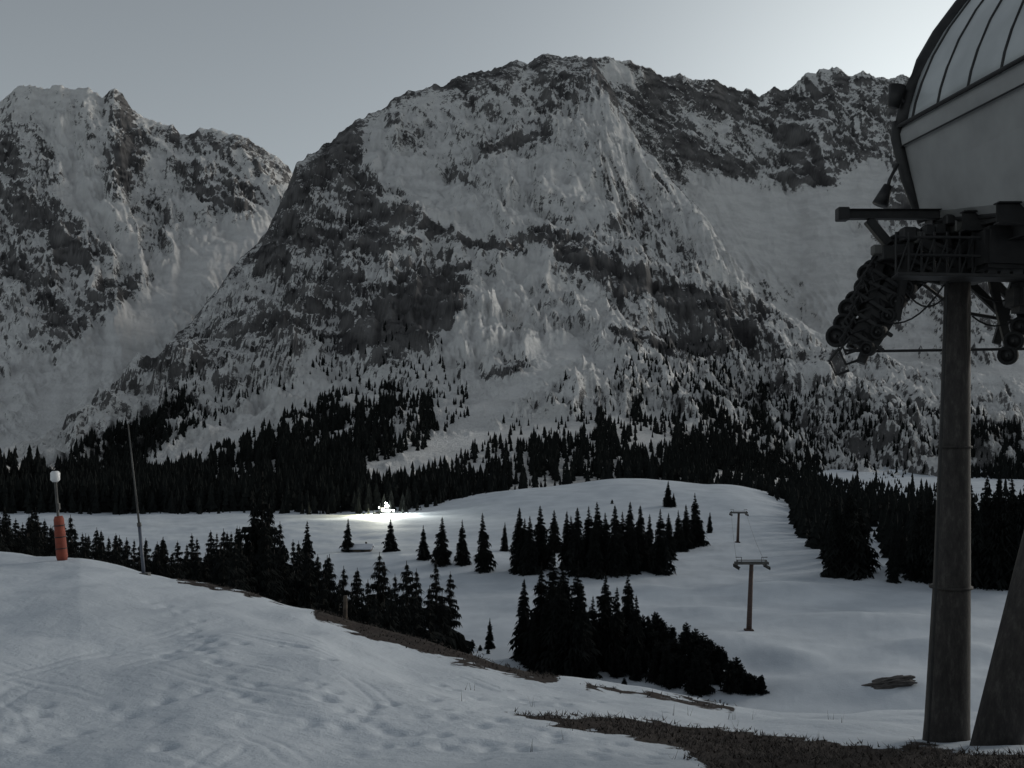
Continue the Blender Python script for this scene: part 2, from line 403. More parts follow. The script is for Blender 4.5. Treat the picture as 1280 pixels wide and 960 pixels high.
def far_tree(seed):
    rr=random.Random(seed);V=[];Fc=[]
    V+= [(-.02,0,0),(.02,0,0),(0,.02,0),(0,0,.3)];Fc+=[(0,1,3),(1,2,3),(2,0,3)]
    tiers=6
    for i in range(tiers):
        z0=.06+.8*i/tiers;z1=min(1,z0+.30);rad=.5*(1-z0)**.9
        b=len(V);n=8;V.append((0,0,z1))
        for k in range(n):
            a=2*math.pi*k/n+i*.4;q=rad*(1.1 if k%2 else .62)*rr.uniform(.7,1.2)
            V.append((q*math.cos(a),q*math.sin(a),z0+rr.uniform(-.04,.04)))
        for k in range(n): Fc.append((b,b+1+k,b+1+(k+1)%n))
    return np.array(V,float),np.array(Fc)
fars=[far_tree(i) for i in range(5)]
P,T,X,D,Z,FO=L2
Tn,Cn=P.shape
places=[]
colw=np.where((P[0]>-300)&(P[0]<1600))[0]
N_try=110000
ri=rng.integers(2,int(430*.7),N_try);ci=rng.choice(colw,N_try)
for i,j in zip(ri,ci):
    if rng.random()>D[i,j]/1300: continue
    if rng.random()<FO[i,j]*.85:
        fx,fy=rng.random(),rng.random()
        i2=min(i+1,Tn-1);j2=min(j+1,Cn-1)
        x=X[i,j]*(1-fx)+X[i,j2]*fx;y=D[i,j]*(1-fy)+D[i2,j]*fy;z=Z[i,j]
        h=rng.uniform(7,16)*(1 if FO[i,j]>.5 else .75)
        if P[i,j]>560: h*=.88
        places.append((x,y,z-1,h,h*rng.uniform(.32,.48),rng.uniform(0,6),int(rng.integers(0,5))))
print('forest trees',len(places))
for k in range(330):
    px=rng.uniform(990,1500);d=rng.uniform(0,1)**1.2
    yb=ip(px,[(990,668),(1030,715),(1100,722),(1280,730),(1500,735)])
    dn=41600/(yb-540);df=ip(px,DB)+20
    dd=dn+(df-dn)*d+2
    if (1085<px<1110 or 1130<px<1142 or 1192<px<1204) and dd<dn+40: continue
    x=(px-640)/F*dd;h=rng.uniform(8,15)*(1 if dd<dn+40 else .8)
    places.append((x,dd,Hs(x,dd)-.3,h,h*rng.uniform(.36,.5),rng.uniform(0,6),int(rng.integers(0,5))))
for k in range(200):
    px=rng.uniform(1030,1500);dd=ip(px,DB)+rng.uniform(20,260)
    if perlin(np.array([px/28.]),np.array([dd/40.]),501)[0]<-.02: continue
    x=(px-640)/F*dd;h=rng.uniform(5,12)
    places.append((x,dd,Hs(x,dd)-.3,h,h*rng.uniform(.36,.5),rng.uniform(0,6),int(rng.integers(0,5))))
merge_instances('distant_forest',fars,places,M_needle)

# ---------------------------------------------------------------- near conifers
def conifer(seed,whorls=30,rad=.2,droop=.25,bare=.05,power=.85):
    rr=random.Random(seed);V=[];Fc=[];mi=[]
    n=7
    for zz,q in ((0,.016),(.5,.010),(1,.001)):
        for k in range(n):
            a=2*math.pi*k/n;V.append((q*math.cos(a),q*math.sin(a),zz))
    for l in range(2):
        for k in range(n):
            a=l*n+k;b=l*n+(k+1)%n
            Fc+=[(a,b,b+n),(a,b+n,a+n)];mi+=[1,1]
    sp=.93/whorls
    lump=[rr.uniform(.75,1.15) for _ in range(8)]
    for w in range(whorls):
        t=w/(whorls-1);zc=bare+(.975-bare)*t**.95
        nb=rr.randint(7,10) if t<.8 else 5
        a0=rr.uniform(0,6.28)
        for k in range(nb):
            z=zc+rr.uniform(-.7,.7)*sp*(1 if t<.93 else .3);tt=min(1,max(0,(z-bare)/(.975-bare)))
            R=rad*((1-tt)**power)*(.9+.1*math.sin(z*19+seed))+.006
            a=a0+2*math.pi*k/nb+rr.uniform(-.25,.25);L=R*rr.uniform(.55,1.2)*lump[int((a%6.283)/6.284*8)]
            ca,sa=math.cos(a),math.sin(a)
            segs=4
            up=.3*L if t>.7 else .02*L
            dr=droop*rr.uniform(.5,1.6)
            def pt(s,side,dz):
                rr_=L*s;zz=z+up*s-dr*L*s*s+dz
                return (ca*rr_-sa*side,sa*rr_+ca*side,zz)
            for s in range(segs):
                s0=s/segs;s1=(s+1)/segs
                wd=(.36*L*(1-s0*.6)+.014)*rr.uniform(.7,1.3)
                for sd in (-1,1):
                    b=len(V)
                    V.append(pt(s0,0,0.006));V.append(pt(s1,0,0.006));V.append(pt(s0+.32+rr.uniform(-.05,.12),sd*wd,-rr.uniform(.05,.35)*L-.008))
                    Fc.append((b,b+1,b+2));mi.append(0)
                b=len(V)
                V.append(pt(s0,0.003,0));V.append(pt(s1,-0.003,0));V.append(pt((s0+s1)/2,rr.uniform(-.012,.012),-rr.uniform(.2,.45)*L-.014))
                Fc.append((b,b+1,b+2));mi.append(0)
    return np.array(V,float),np.array(Fc),mi
conv=[]
for k,(wh,rd,dr,bare,pw) in enumerate(((42,.19,.3,.03,.85),(38,.23,.25,.02,.95),(46,.16,.4,.04,.75),(40,.21,.28,.05,.9))):
    V,Fc,mi=conifer(100+k,wh,rd,dr,bare,pw)
    me=mesh_np('spruce_mesh_%d'%k,V,Fc,M_needle,None,False);me.materials.append(M_bark)
    me.polygons.foreach_set('material_index',np.array(mi,np.int32));conv.append((me,V,Fc))
def spruce(x,y,z,h,wf=1.,k=None):
    o=link('spruce_tree',conv[k if k is not None else random.randrange(4)][0])
    o.location=(x,y,z-.15);o.scale=(h*wf,h*wf,h);o.rotation_euler=(random.uniform(-.02,.02),random.uniform(-.02,.02),random.uniform(0,6.28))
def tree_b(px,yt,yb,wf=1.,k=None):
    p=hit(px,yb);h=(yb-yt)/F*p.y;spruce(p.x,p.y,p.z,h,wf,k)
def tree_d(px,yt,d,wf=1.,k=None):
    x=(px-640)/F*d;z=Hs(x,d);h=(HY-yt)/F*d-z;spruce(x,d,z,h,wf,k)
for px,yt,yb in [(385,648,738),(435,645,691),(489,645,690),(530,653,700),(553,643,706),(577,648,706),(604,641,716),(631,648,690),(648,636,714),(662,640,718),(675,631,712),(692,640,692),(708,634,712),(722,636,720),(735,630,716),(748,628,718),(757,636,712),(770,630,720),(787,628,704),(800,632,714),(812,640,708),(824,632,718),(848,638,690),(858,630,686),(870,614,682),(887,638,667),(835,604,634),(842,612,634),
    (715,646,712),(742,644,722),(778,642,716),(792,650,718),(836,642,700),(656,648,716),
    (655,718,826),(676,700,832),(692,690,836),(706,702,826),(722,698,838),(740,742,838),(757,715,834),(772,735,840),(786,714,812),(797,740,845),(612,774,812),(668,760,842),(712,760,846),(700,720,846),(730,730,850),(684,740,840),
    (1046,618,722),(1060,602,722),(1075,622,716),(1035,640,700),(1117,665,728),(1150,618,726),(1165,610,728),(1180,622,728),(1215,604,732),(1232,592,734),(1250,590,734),(1266,596,736),(1284,580,737),(1012,660,684)]:
    tree_b(px,yt+random.uniform(-4,4),yb,random.uniform(.9,1.25))
for px,yt,d in [(325,588,118),(316,622,119),(336,628,116),(300,655,130),(350,650,112),(328,650,104),(410,690,100),(428,705,96),(445,708,102),(470,688,95),(480,700,90),(497,715,92),(512,698,88),(525,708,93),(548,698,98),(560,712,101),(372,672,110),(395,690,108),(458,722,85),(538,730,86),(420,722,82),(436,735,84),(486,728,78),(505,735,80),(520,740,82),(470,740,76),(552,738,90),(400,715,86)]:
    tree_d(px,yt,d,random.uniform(1.0,1.3))
px=-60
while px<300:
    yt=ip(px,[(-60,640),(60,640),(90,648),(140,668),(200,676),(260,668),(300,650)])+random.uniform(-8,14)
    tree_d(px,yt,random.uniform(105,170),random.uniform(1.,1.35));px+=random.uniform(5,9)
px=-40
while px<310:
    yt=ip(px,[(-60,655),(60,655),(90,664),(140,682),(200,690),(260,688),(300,680)])+random.uniform(-6,12)
    tree_d(px,yt,random.uniform(75,100),random.uniform(1.,1.4));px+=random.uniform(6,10)
px=280
while px<410:
    tree_d(px,random.uniform(672,704),random.uniform(85,125),1.2);px+=random.uniform(5,9)
V,Fc,mi=conifer(300,20,.42,.1,.02,.5)
V2,Fc2,mi2=conifer(301,18,.5,-.1,.0,.45)
pl=[]
for i in range(120):
    px=random.uniform(765,955);top=ip(px,[(770,775),(820,768),(860,782),(900,808),(930,832),(955,848)])
    yb=random.uniform(top+18,ip(px,[(770,850),(860,870),(955,868)]))
    p=hit(px,yb);h=random.uniform(.5,1.)*min(60,(yb-top)+6)/F*p.y
    pl.append((p.x,p.y,p.z-.1,max(h,1.6),max(h,1.6)*random.uniform(.5,.85),random.uniform(0,6),random.randrange(2)))
for px,yb,hh in ((575,808,12),(590,812,14),(950,860,16),(600,815,10),(780,860,14),(765,630,6),(1015,675,10),(610,818,9)):
    p=hit(px,yb);h=hh/F*p.y;pl.append((p.x,p.y,p.z-.1,h,h,1,0))
merge_instances('mountain_pine_shrubs',[(V,Fc),(V2,Fc2)],pl,M_needle)

# ---------------------------------------------------------------- dry grass tufts
gm=(gg>.6)&(gy<45)&(gy>9)&(np.abs(gx/np.maximum(gy,1))<.6)
idx=np.argwhere(gm);sel=idx[rng.integers(0,len(idx),9000)]
VV=[];FF=[]
def blade(x,y,z,L,w,le):
    a=rng.uniform(0,6.28);n=len(VV);dx,dy=math.cos(a),math.sin(a)
    VV.extend([(x-dy*w,y+dx*w,z-.01),(x+dy*w,y-dx*w,z-.01),(x+dx*le,y+dy*le,z+L)]);FF.append((n,n+1,n+2))
for i,j in sel:
    x,y,z=gx[i,j],gy[i,j],gz[i,j]
    x+=rng.normal(0,.1);y+=rng.normal(0,.1)
    for b in range(3): blade(x,y,z,rng.uniform(.02,.08),.006+.0003*y,rng.uniform(.03,.14))
for k in range(26):
    px=rng.uniform(560,1120);d=rng.uniform(13,22);x=(px-640)/F*d;z=Hs(x,d)
    for b in range(3): blade(x+rng.normal(0,.03),d,z,rng.uniform(.05,.28),.004,rng.uniform(.02,.1))
link('dry_grass',mesh_np('dry_grass',VV,FF,M_grass,None,False))

# ---------------------------------------------------------------- part helpers
def empty(name,loc=(0,0,0)):
    o=bpy.data.objects.new(name,None);sc.collection.objects.link(o);o.empty_display_size=.3;return o
def bm_obj(name,bm,mat,parent,smooth=False):
    me=bpy.data.meshes.new(name);bm.to_mesh(me);bm.free();me.materials.append(mat)
    if smooth:
        for p in me.polygons: p.use_smooth=True
    return link(name,me,parent)
def frame(p1,p2,roll=Vector((0,0,1))):
    z=(p2-p1).normalized();x=roll.cross(z)
    if x.length<1e-3: x=Vector((1,0,0))
    x.normalize();y=z.cross(x)
    return Matrix((x,y,z)).transposed()
def tube(name,pts,rads,mat,parent,n=16):
    pts=[Vector(p) for p in pts];bm=bmesh.new();rings=[]
    for i,p in enumerate(pts):
        a=pts[max(i-1,0)];b=pts[min(i+1,len(pts)-1)];m=frame(a,b,Vector((0.02,1,.01)) if abs((b-a).normalized().z)>.9 else Vector((0,0,1)))
        rd=rads if isinstance(rads,(int,float)) else rads[i]
        rings.append([bm.verts.new(p+m@Vector((rd*math.cos(2*math.pi*k/n),rd*math.sin(2*math.pi*k/n),0))) for k in range(n)])
    for a,b in zip(rings[:-1],rings[1:]):
        for k in range(n): bm.faces.new((a[k],a[(k+1)%n],b[(k+1)%n],b[k]))
    bm.faces.new(rings[0][::-1]);bm.faces.new(rings[-1])
    return bm_obj(name,bm,mat,parent,n>8)
def beam(name,p1,p2,w,h,mat,parent,bev=.01):
    p1=Vector(p1);p2=Vector(p2);m=frame(p1,p2);L=(p2-p1).length
    bm=bmesh.new();bmesh.ops.create_cube(bm,size=1)
    for v in bm.verts: v.co=Vector((v.co.x*w,v.co.y*h,v.co.z*L))
    bmesh.ops.bevel(bm,geom=bm.edges[:],offset=min(bev,w*.2,h*.2),segments=2,affect='EDGES')
    bm.transform(Matrix.Translation((p1+p2)/2)@m.to_4x4());return bm_obj(name,bm,mat,parent)
def ibeam(name,p1,p2,w,h,mat,parent):
    p1=Vector(p1);p2=Vector(p2);m=frame(p1,p2);u=m@Vector((0,1,0))
    beam(name+'_web',p1,p2,w*.15,h*.88,mat,parent)
    beam(name+'_flange_a',p1+u*h*.47,p2+u*h*.47,w,h*.07,mat,parent);beam(name+'_flange_b',p1-u*h*.47,p2-u*h*.47,w,h*.07,mat,parent)
def wheel(name,c,axis,R,wd,parent):
    axis=Vector(axis).normalized();c=Vector(c)
    prof=[(R*.72,-wd*.5),(R*.92,-wd*.5),(R,-wd*.3),(R,wd*.3),(R*.92,wd*.5),(R*.72,wd*.5),(R*.62,wd*.2),(R*.62,-wd*.2)]
    m=frame(c,c+axis,Vector((0.1,0,1)));bm=bmesh.new();n=20;rings=[]
    for k in range(n):
        a=2*math.pi*k/n
        rings.append([bm.verts.new(c+m@Vector((q*math.cos(a),q*math.sin(a),h))) for q,h in prof])
    for k in range(n):
        a,b=rings[k],rings[(k+1)%n]
        for i in range(len(prof)): bm.faces.new((a[i],a[(i+1)%8],b[(i+1)%8],b[i]))
    bm_obj(name+'_tyre',bm,M_rubber,parent,True)
    tube(name+'_hub',[c-axis*wd*.25,c+axis*wd*.25],R*.64,M_dark,parent,14)
    tube(name+'_axle',[c-axis*wd*.7,c+axis*wd*.7],R*.16,M_dark,parent,8)

# ---------------------------------------------------------------- chairlift station
ST=empty('chairlift_station')
hoop=[(0,0),(.06,.3),(.16,.62),(.34,1.05),(.6,1.5),(.96,1.98),(1.4,2.4),(1.95,2.72),(2.6,2.86),(3.25,2.72),(3.8,2.4),(4.24,1.98),(4.6,1.5),(4.86,1.05),(5.04,.62),(5.14,.3),(5.2,0)]
def seam(d): return 6.40+(17-d)*.165
ZS=4.97
secs=np.linspace(17,10.4,23)
def hp(d,i,off=0):
    hx,hz=hoop[i];cx=2.6
    k=1+off/2.6
    return Vector((seam(d)+cx+(hx-cx)*k,d,ZS+hz*k))
bm=bmesh.new();rings=[[bm.verts.new(hp(d,i)) for i in range(len(hoop))] for d in secs]
for a,b in zip(rings[:-1],rings[1:]):
    for i in range(len(hoop)-1): bm.faces.new((a[i],a[i+1],b[i+1],b[i]))
o=bm_obj('canopy_glazing',bm,M_glass,ST,True);md=o.modifiers.new('s','SOLIDIFY');md.thickness=.03
for n_,d in enumerate(np.linspace(16.0,10.6,8)):
    tube('canopy_rib_%d'%n_,[hp(d,i,.02) for i in range(len(hoop))],.035,M_dark,ST,8)
tube('rim_hoop',[hp(17.0,i,.0) for i in range(len(hoop))],.15,M_dark,ST,12)
tube('inner_rim_hoop',[hp(16.7,i,.01) for i in range(len(hoop))],.045,M_dark,ST,8)
for side in (0,1):
    bm=bmesh.new();rings=[]
    for d in secs:
        zb=3.46-(17-d)*.15
        prof=[(-.05,0),(-.09,-.12),(-.06,-.30),(.0,-.33),(.10,-.8),(.24,zb-ZS+.12),(.36,zb-ZS)]
        rg=[]
        for q,h in prof:
            x=seam(d)+q if side==0 else seam(d)+5.2-q
            rg.append(bm.verts.new((x,d,ZS+h)))
        rings.append(rg)
    for a,b in zip(rings[:-1],rings[1:]):
        for i in range(len(prof)-1): bm.faces.new((a[i],a[i+1],b[i+1],b[i]))
    o=bm_obj('fascia_%d'%side,bm,M_fascia,ST);md=o.modifiers.new('s','SOLIDIFY');md.thickness=.05
    sx=(lambda d,q:seam(d)+q) if side==0 else (lambda d,q:seam(d)+5.2-q)
    tube('fascia_trim_%d'%side,[(sx(d,-.11),d,ZS+.01) for d in secs],.035,M_dark,ST,8)
    tube('fascia_joint_%d'%side,[(sx(d,-.075),d,ZS-.32) for d in secs],.014,M_dark,ST,8)
    tube('fascia_end_frame_%d'%side,[(sx(17,-.07),17.03,ZS+.1),(sx(17,-.1),17.03,ZS-.15),(sx(17,.06),17.03,ZS-.8),(sx(17,.34),17.03,3.44)],.10,M_dark,ST,10)
    tube('bottom_rail_%d'%side,[(sx(d,.38),d,3.44-(17-d)*.15) for d in secs],.04,M_dark,ST,8)
for k,d in enumerate((16.7,15.6,14.5)):
    z=3.30-(17-d)*.1
    ibeam('cross_beam_%d'%k,(6.75,d,z),(12.0,d,z),.18,.3,M_dark,ST)
ibeam('long_beam_a',(7.25,17.6,3.02),(7.6,10.5,2.9),.2,.34,M_dark,ST)
ibeam('long_beam_b',(10.4,17.6,3.02),(10.6,10.5,2.9),.2,.34,M_dark,ST)
beam('underside_deck',(9.0,17.0,3.22),(9.6,10.6,2.75),4.2,.06,M_dark,ST)
beam('column_head_beam',W(1165,343,16.1),W(1345,343,16.1),.3,.16,M_dark,ST)
beam('column_head_plate',W(1178,352,16.0),W(1225,352,16.0),.4,.06,M_steel,ST)
tube('column_front',[W(1197,350,16),W(1194,520,16),W(1190,720,16),W(1184,900,16),W(1182,950,16)],[.19,.22,.27,.33,.36],M_column,ST,24)
for q,yy in enumerate((560,735)):
    c=W(1197-.022*(yy-350),yy,16);tube('column_flange_%d'%q,[c,c+Vector((0,0,.035))],(.19+.17*(yy-350)/600)+.018,M_column,ST,24)
tube('column_conduit',[W(1184,352,15.8),W(1176,560,15.75),W(1170,735,15.7),W(1160,935,15.65)],.022,M_dark,ST,8)
tube('column_raked',[W(1382,350,14.9),W(1290,740,14.9),W(1236,975,14.9)],[.22,.30,.35],M_column,ST,24)
for c_ in ((1182,944,16.0),(1237,972,14.9)):
    p=W(*c_);bm=bmesh.new();bmesh.ops.create_cone(bm,cap_ends=True,segments=10,radius1=.52,radius2=.42,depth=.4);bm.transform(Matrix.Translation(p-Vector((0,0,.17))));bm_obj('column_footing',bm,M_concrete,ST)
    for q in range(8):
        a=q*math.pi/4;tube('anchor_bolt',[p+Vector((.38*math.cos(a),.38*math.sin(a),0)),p+Vector((.38*math.cos(a),.38*math.sin(a),.13))],.018,M_steel,ST,6)
ibeam('signal_arm',W(1046,268,16.4),W(1175,268,16.4),.16,.15,M_dark,ST)
beam('arm_box',W(1046,268,16.35),W(1060,268,16.35),.2,.2,M_dark,ST)
beam('arm_strut',W(1085,275,16.4),W(1110,305,16.4),.14,.14,M_dark,ST)
tube('hanging_lamp_stem',[W(1122,205,16.9),W(1112,225,16.9),W(1106,250,16.9)],.03,M_dark,ST,8)
tube('hanging_lamp_head',[W(1110,232,16.9),W(1100,256,16.9)],[.07,.13],M_dark,ST,12)
tube('siren_bracket',[W(1130,128,16.9),W(1118,118,16.9)],.03,M_dark,ST,8)
tube('siren_horn',[W(1122,108,16.9),W(1117,134,16.9)],[.14,.09],M_dark,ST,12)
def curve_px(pts,n):
    p=np.array(pts,float);s=np.linspace(0,len(p)-1,n);return [(np.interp(v,range(len(p)),p[:,0]),np.interp(v,range(len(p)),p[:,1])) for v in s]
c1=curve_px([(1215,292),(1165,290),(1130,298),(1105,318),(1085,345),(1067,378),(1048,424)],16)
for k,(a,b_) in enumerate(c1): wheel('conveyor_%d'%k,W(a+random.uniform(-3,3),b_+random.uniform(-4,4),16.5),(.8+random.uniform(-.3,.3),1,.1),random.uniform(.14,.18),.18,ST)
tube('conveyor_rail_upper',[W(a+16,b_+12,16.62) for a,b_ in c1],.09,M_dark,ST,8)
tube('conveyor_rail_lower',[W(a+28,b_+30,16.4) for a,b_ in c1],.08,M_dark,ST,8)
c2=curve_px([(1240,330),(1190,328),(1155,340),(1130,366),(1110,398),(1085,436)],10)
for k,(a,b_) in enumerate(c2): wheel('sheave_%d'%k,W(a,b_,16.25),(.9,1,.1),.12,.16,ST)
pp=[W(a-12,b_-2,16.4) for a,b_ in c2]
for k,(a,b_) in enumerate(zip(pp[:-1],pp[1:])): beam('sheave_frame_%d'%k,a,b_,.2,.48,M_dark,ST)
c3=curve_px([(1180,305),(1140,318),(1115,345),(1096,375),(1075,415)],9)
for k,(a,b_) in enumerate(c3):
    beam('hanger_plate_%d'%k,W(a-8,b_-12,16.55),W(a+10,b_+14,16.3),.16,.2,M_dark,ST)
    beam('lattice_%d'%k,W(a-24+random.uniform(-5,5),b_-8,16.3),W(a+30,b_+22+random.uniform(-6,6),16.2),.05,.06,M_dark,ST)
tube('guide_rope',[W(1055,438,16.3),W(1090,439,16.3),W(1290,436,15.8)],.022,M_dark,ST,8)
tube('guide_rail_inner',[W(1150,352,16.3),W(1200,390,16.6),W(1290,405,16.8)],.03,M_dark,ST,8)
for q,(za,zb_) in enumerate(((318,322),(296,298))):
    tube('walkway_rail_%d'%q,[W(1120,za,15.7),W(1330,zb_,15.2)],.022,M_dark,ST,8)
for k in range(13):
    a=1120+k*16;tube('walkway_post_%d'%k,[W(a,290,15.65),W(a,345,15.65)],.018,M_dark,ST,6)
    tube('walkway_lattice_%d'%k,[W(a,345,15.62),W(a+16,300,15.62)],.014,M_dark,ST,6)
beam('walkway_grating',W(1118,345,15.6),W(1335,349,15.2),.5,.05,M_dark,ST)
beam('gear_housing',W(1220,312,15.6),W(1330,316,15.6),.7,.62,M_dark,ST,.06)
beam('drive_motor',W(1262,372,15.6),W(1330,374,15.6),.45,.45,M_dark,ST,.1)
for k in range(5):
    wheel('return_wheel_%d'%k,W(1292-k*8,372+k*18,15.9),(.8,1,.1),.15,.12,ST)
for k,(a,b_,c_,e) in enumerate(((1150,300,1215,345),(1215,300,1165,343),(1225,345,1290,300),(1120,340,1180,352),(1140,290,1120,400),(1240,350,1262,438),(1180,290,1195,350),(1100,330,1075,430),(1210,352,1260,400),(1135,300,1085,345),(1160,320,1110,340),(1225,300,1225,345),(1240,350,1290,400),(1270,345,1245,430))):
    beam('brace_%d'%k,W(a,b_,16.0+.05*k),W(c_,e,16.0+.05*k),.09,.12,M_dark,ST)
for k in range(14):
    p=W(1096+k*13,284+random.uniform(-10,14)+max(0,5-k)*6,16.1+.02*k);bm=bmesh.new();bmesh.ops.create_cube(bm,size=random.uniform(.12,.24));bmesh.ops.bevel(bm,geom=bm.edges[:],offset=.02,segments=1,affect='EDGES');bm.transform(Matrix.Translation(p));bm_obj('actuator_%d'%k,bm,M_dark if k%4 else M_steel,ST)
for k in range(10):
    p0=W(1096-k*5+random.uniform(-6,6),318+k*13,16.25);tube('cable_loop_%d'%k,[p0,p0+Vector((-.15,0,-.2)),p0+Vector((-.05,0,-.42)),p0+Vector((.15,0,-.35))],.025,M_dark,ST,6)
for k,(a,b_,c_,e) in enumerate(((1125,352,1180,372),(1215,360,1290,352),(1100,400,1180,356),(1215,395,1290,378))):
    q0=W(a,b_,16.2);q1=W(c_,e,16.0);tube('hanging_cable_%d'%k,[q0.lerp(q1,t/8)-Vector((0,0,.25*4*(t/8)*(1-t/8))) for t in range(9)],.015,M_dark,ST,6)

# ---------------------------------------------------------------- lift towers in the valley
def tower(px,yb,yt,wpx):
    p=hit(px,yb,60);d=p.y;s=d/F;h=(yb-yt)*s;T_=empty('ski_lift_tower')
    b=Vector((p.x,p.y,p.z));t=b+Vector((.04*h,0,h))
    tube('mast',[b-Vector((0,0,.5)),b+(t-b)*.5,t],[.44,.38,.32],M_rust,T_,14)
    beam('footing',b+Vector((0,0,-.5)),b+Vector((0,0,.45)),1.3,1.3,M_rust,T_,.05)
    hw=wpx*s/2
    for yy in (-.35,.35):
        beam('crossarm_%d'%(yy>0),t+Vector((-hw,yy,0)),t+Vector((hw,yy,0)),.2,.40,M_steel,T_)
    beam('arm_platform',t+Vector((-hw*.9,0,.45)),t+Vector((hw*.9,0,.45)),.8,.06,M_steel,T_)
    for sx in (-1,1):
        c=t+Vector((sx*hw*.86,0,-.45))
        beam('hanger_%d'%sx,t+Vector((sx*hw*.86,0,.5)),c,.2,.2,M_steel,T_)
        beam('sheave_bar_%d'%sx,c+Vector((0,-2,0)),c+Vector((0,2,0)),.12,.18,M_steel,T_)
        for q in range(6): wheel('sheave_%d_%d'%(sx,q),c+Vector((.14*sx,-1.8+.72*q,-.12)),(1,0,0),.28,.12,T_)
        tube('lifting_frame_%d'%sx,[t+Vector((sx*hw*.6,0,.1)),t+Vector((sx*hw*.6,0,.9)),t+Vector((sx*hw*.95,0,.9))],.06,M_steel,T_,8)
    for q in range(9): tube('ladder_rung_%d'%q,[b+(t-b)*(q+1)/10+Vector((-.25,-.45,0)),b+(t-b)*(q+1)/10+Vector((.25,-.45,0))],.03,M_steel,T_,6)
    return t,hw
t1,h1=tower(936,790,704,42)
t2,h2=tower(922,679,641,22)
RP=empty('haul_rope')
for sx in (-1,1):
    a=t1+Vector((sx*h1*.86,0,-.2));b=t2+Vector((sx*h2*.86,0,-.2))
    def sag(p,q,s,n=14): return [p.lerp(q,i/n)-Vector((0,0,s*4*(i/n)*(1-i/n))) for i in range(n+1)]
    tube('rope_%d'%sx,sag(a,b,.8),.02,M_dark,RP,6)

# ---------------------------------------------------------------- snow lance + marker pole + posts
def onground(px,d):
    x=(px-640)/F*d;return Vector((x,d,Hs(x,d)))
b=onground(78,34.2);SL=empty('snow_lance')
s=34.2/F
tp=Vector(((69-640)*s,34.2,(HY-598)*s))
ax=(tp-b)
tube('pole',[b-Vector((0,0,.3)),tp],.045,M_steel,SL,12)
tube('orange_padding',[b+ax*.0,b+ax*.04,b+ax*.5,b+ax*.54],[.15,.18,.16,.12],M_orange,SL,16)
for q in (.14,.28,.42): tube('padding_strap_%d'%int(q*100),[b+ax*q,b+ax*(q+.012)],.183,M_dark,SL,16)
tube('lamp_head',[tp-Vector((0,0,.12)),tp+Vector((0,0,-.05)),tp+Vector((0,0,.18)),tp+Vector((0,0,.24))],[.08,.15,.15,.10],M_white,SL,14)
beam('valve_box',b+ax*.62+Vector((.06,-.1,0)),b+ax*.70+Vector((.06,-.1,0)),.12,.1,M_steel,SL)
b=onground(181,33.5);MP=empty('marker_pole');tp=W(160,530,33.5)
tube('lower_section',[b-Vector((0,0,.3)),b.lerp(tp,.33)],.055,M_blue,MP,10)
tube('upper_section',[b.lerp(tp,.33),tp],[.035,.02],M_steel,MP,10)
tube('collar',[b.lerp(tp,.32),b.lerp(tp,.345)],.07,M_steel,MP,10)
beam('base_plate',b+Vector((0,0,-.1)),b+Vector((0,0,.06)),.3,.3,M_steel,MP)
p=onground(431,30.2);FP=empty('fence_post')
tube('post',[p-Vector((0,0,.2)),p+Vector((.02,0,.75))],[.07,.06],M_wood,FP,10)
tube('wire_staple',[p+Vector((-.07,-.03,.6)),p+Vector((.09,-.03,.6))],.012,M_steel,FP,6)
# rock outcrop
p=hit(1108,856,50);bm=bmesh.new();bmesh.ops.create_icosphere(bm,subdivisions=5,radius=1)
for v in bm.verts:
    c=v.co;n_=float(fbm(np.array([c.x*1.7+c.z]),np.array([c.y*1.7+c.z*1.3]),4,77)[0])
    v.co=Vector((c.x*3.5,c.y*1.4,c.z*(.45+.35*max(0,c.x+.4))+.55*c.x))*(1+.5*n_)
bm.transform(Matrix.Translation(p+Vector((0,0,.15))));bm_obj('rock_outcrop',bm,M_rock,None)

# ---------------------------------------------------------------- hut
p=hit(448,690,60);HU=empty('mountain_hut')
def box(name,c,sz,mat,par,bev=.03):
    bm=bmesh.new();bmesh.ops.create_cube(bm,size=1)
    for v in bm.verts: v.co=Vector((v.co.x*sz[0],v.co.y*sz[1],v.co.z*sz[2]))
    bmesh.ops.bevel(bm,geom=bm.edges[:],offset=bev,segments=1,affect='EDGES');bm.transform(Matrix.Translation(Vector(c)));return bm_obj(name,bm,mat,par)
box('walls',p+Vector((0,0,.5)),(7,4.5,1.5),M_wood,HU)
bm=bmesh.new()
vs=[bm.verts.new(p+Vector(v)) for v in ((-3.9,-2.7,1.2),(3.9,-2.7,1.2),(3.9,0,2.2),(-3.9,0,2.2),(-3.9,2.7,1.2),(3.9,2.7,1.2))]
bm.faces.new((vs[0],vs[1],vs[2],vs[3]));bm.faces.new((vs[3],vs[2],vs[5],vs[4]));o=bm_obj('snow_roof',bm,M_snowcap,HU);md=o.modifiers.new('s','SOLIDIFY');md.thickness=.3
box('door',p+Vector((-1.5,-2.27,.45)),(.9,.08,1.3),M_dark,HU);box('window',p+Vector((1.4,-2.27,.6)),(.9,.08,.6),M_dark,HU);box('chimney',p+Vector((2,.6,2.2)),(.5,.5,.9),M_concrete,HU)

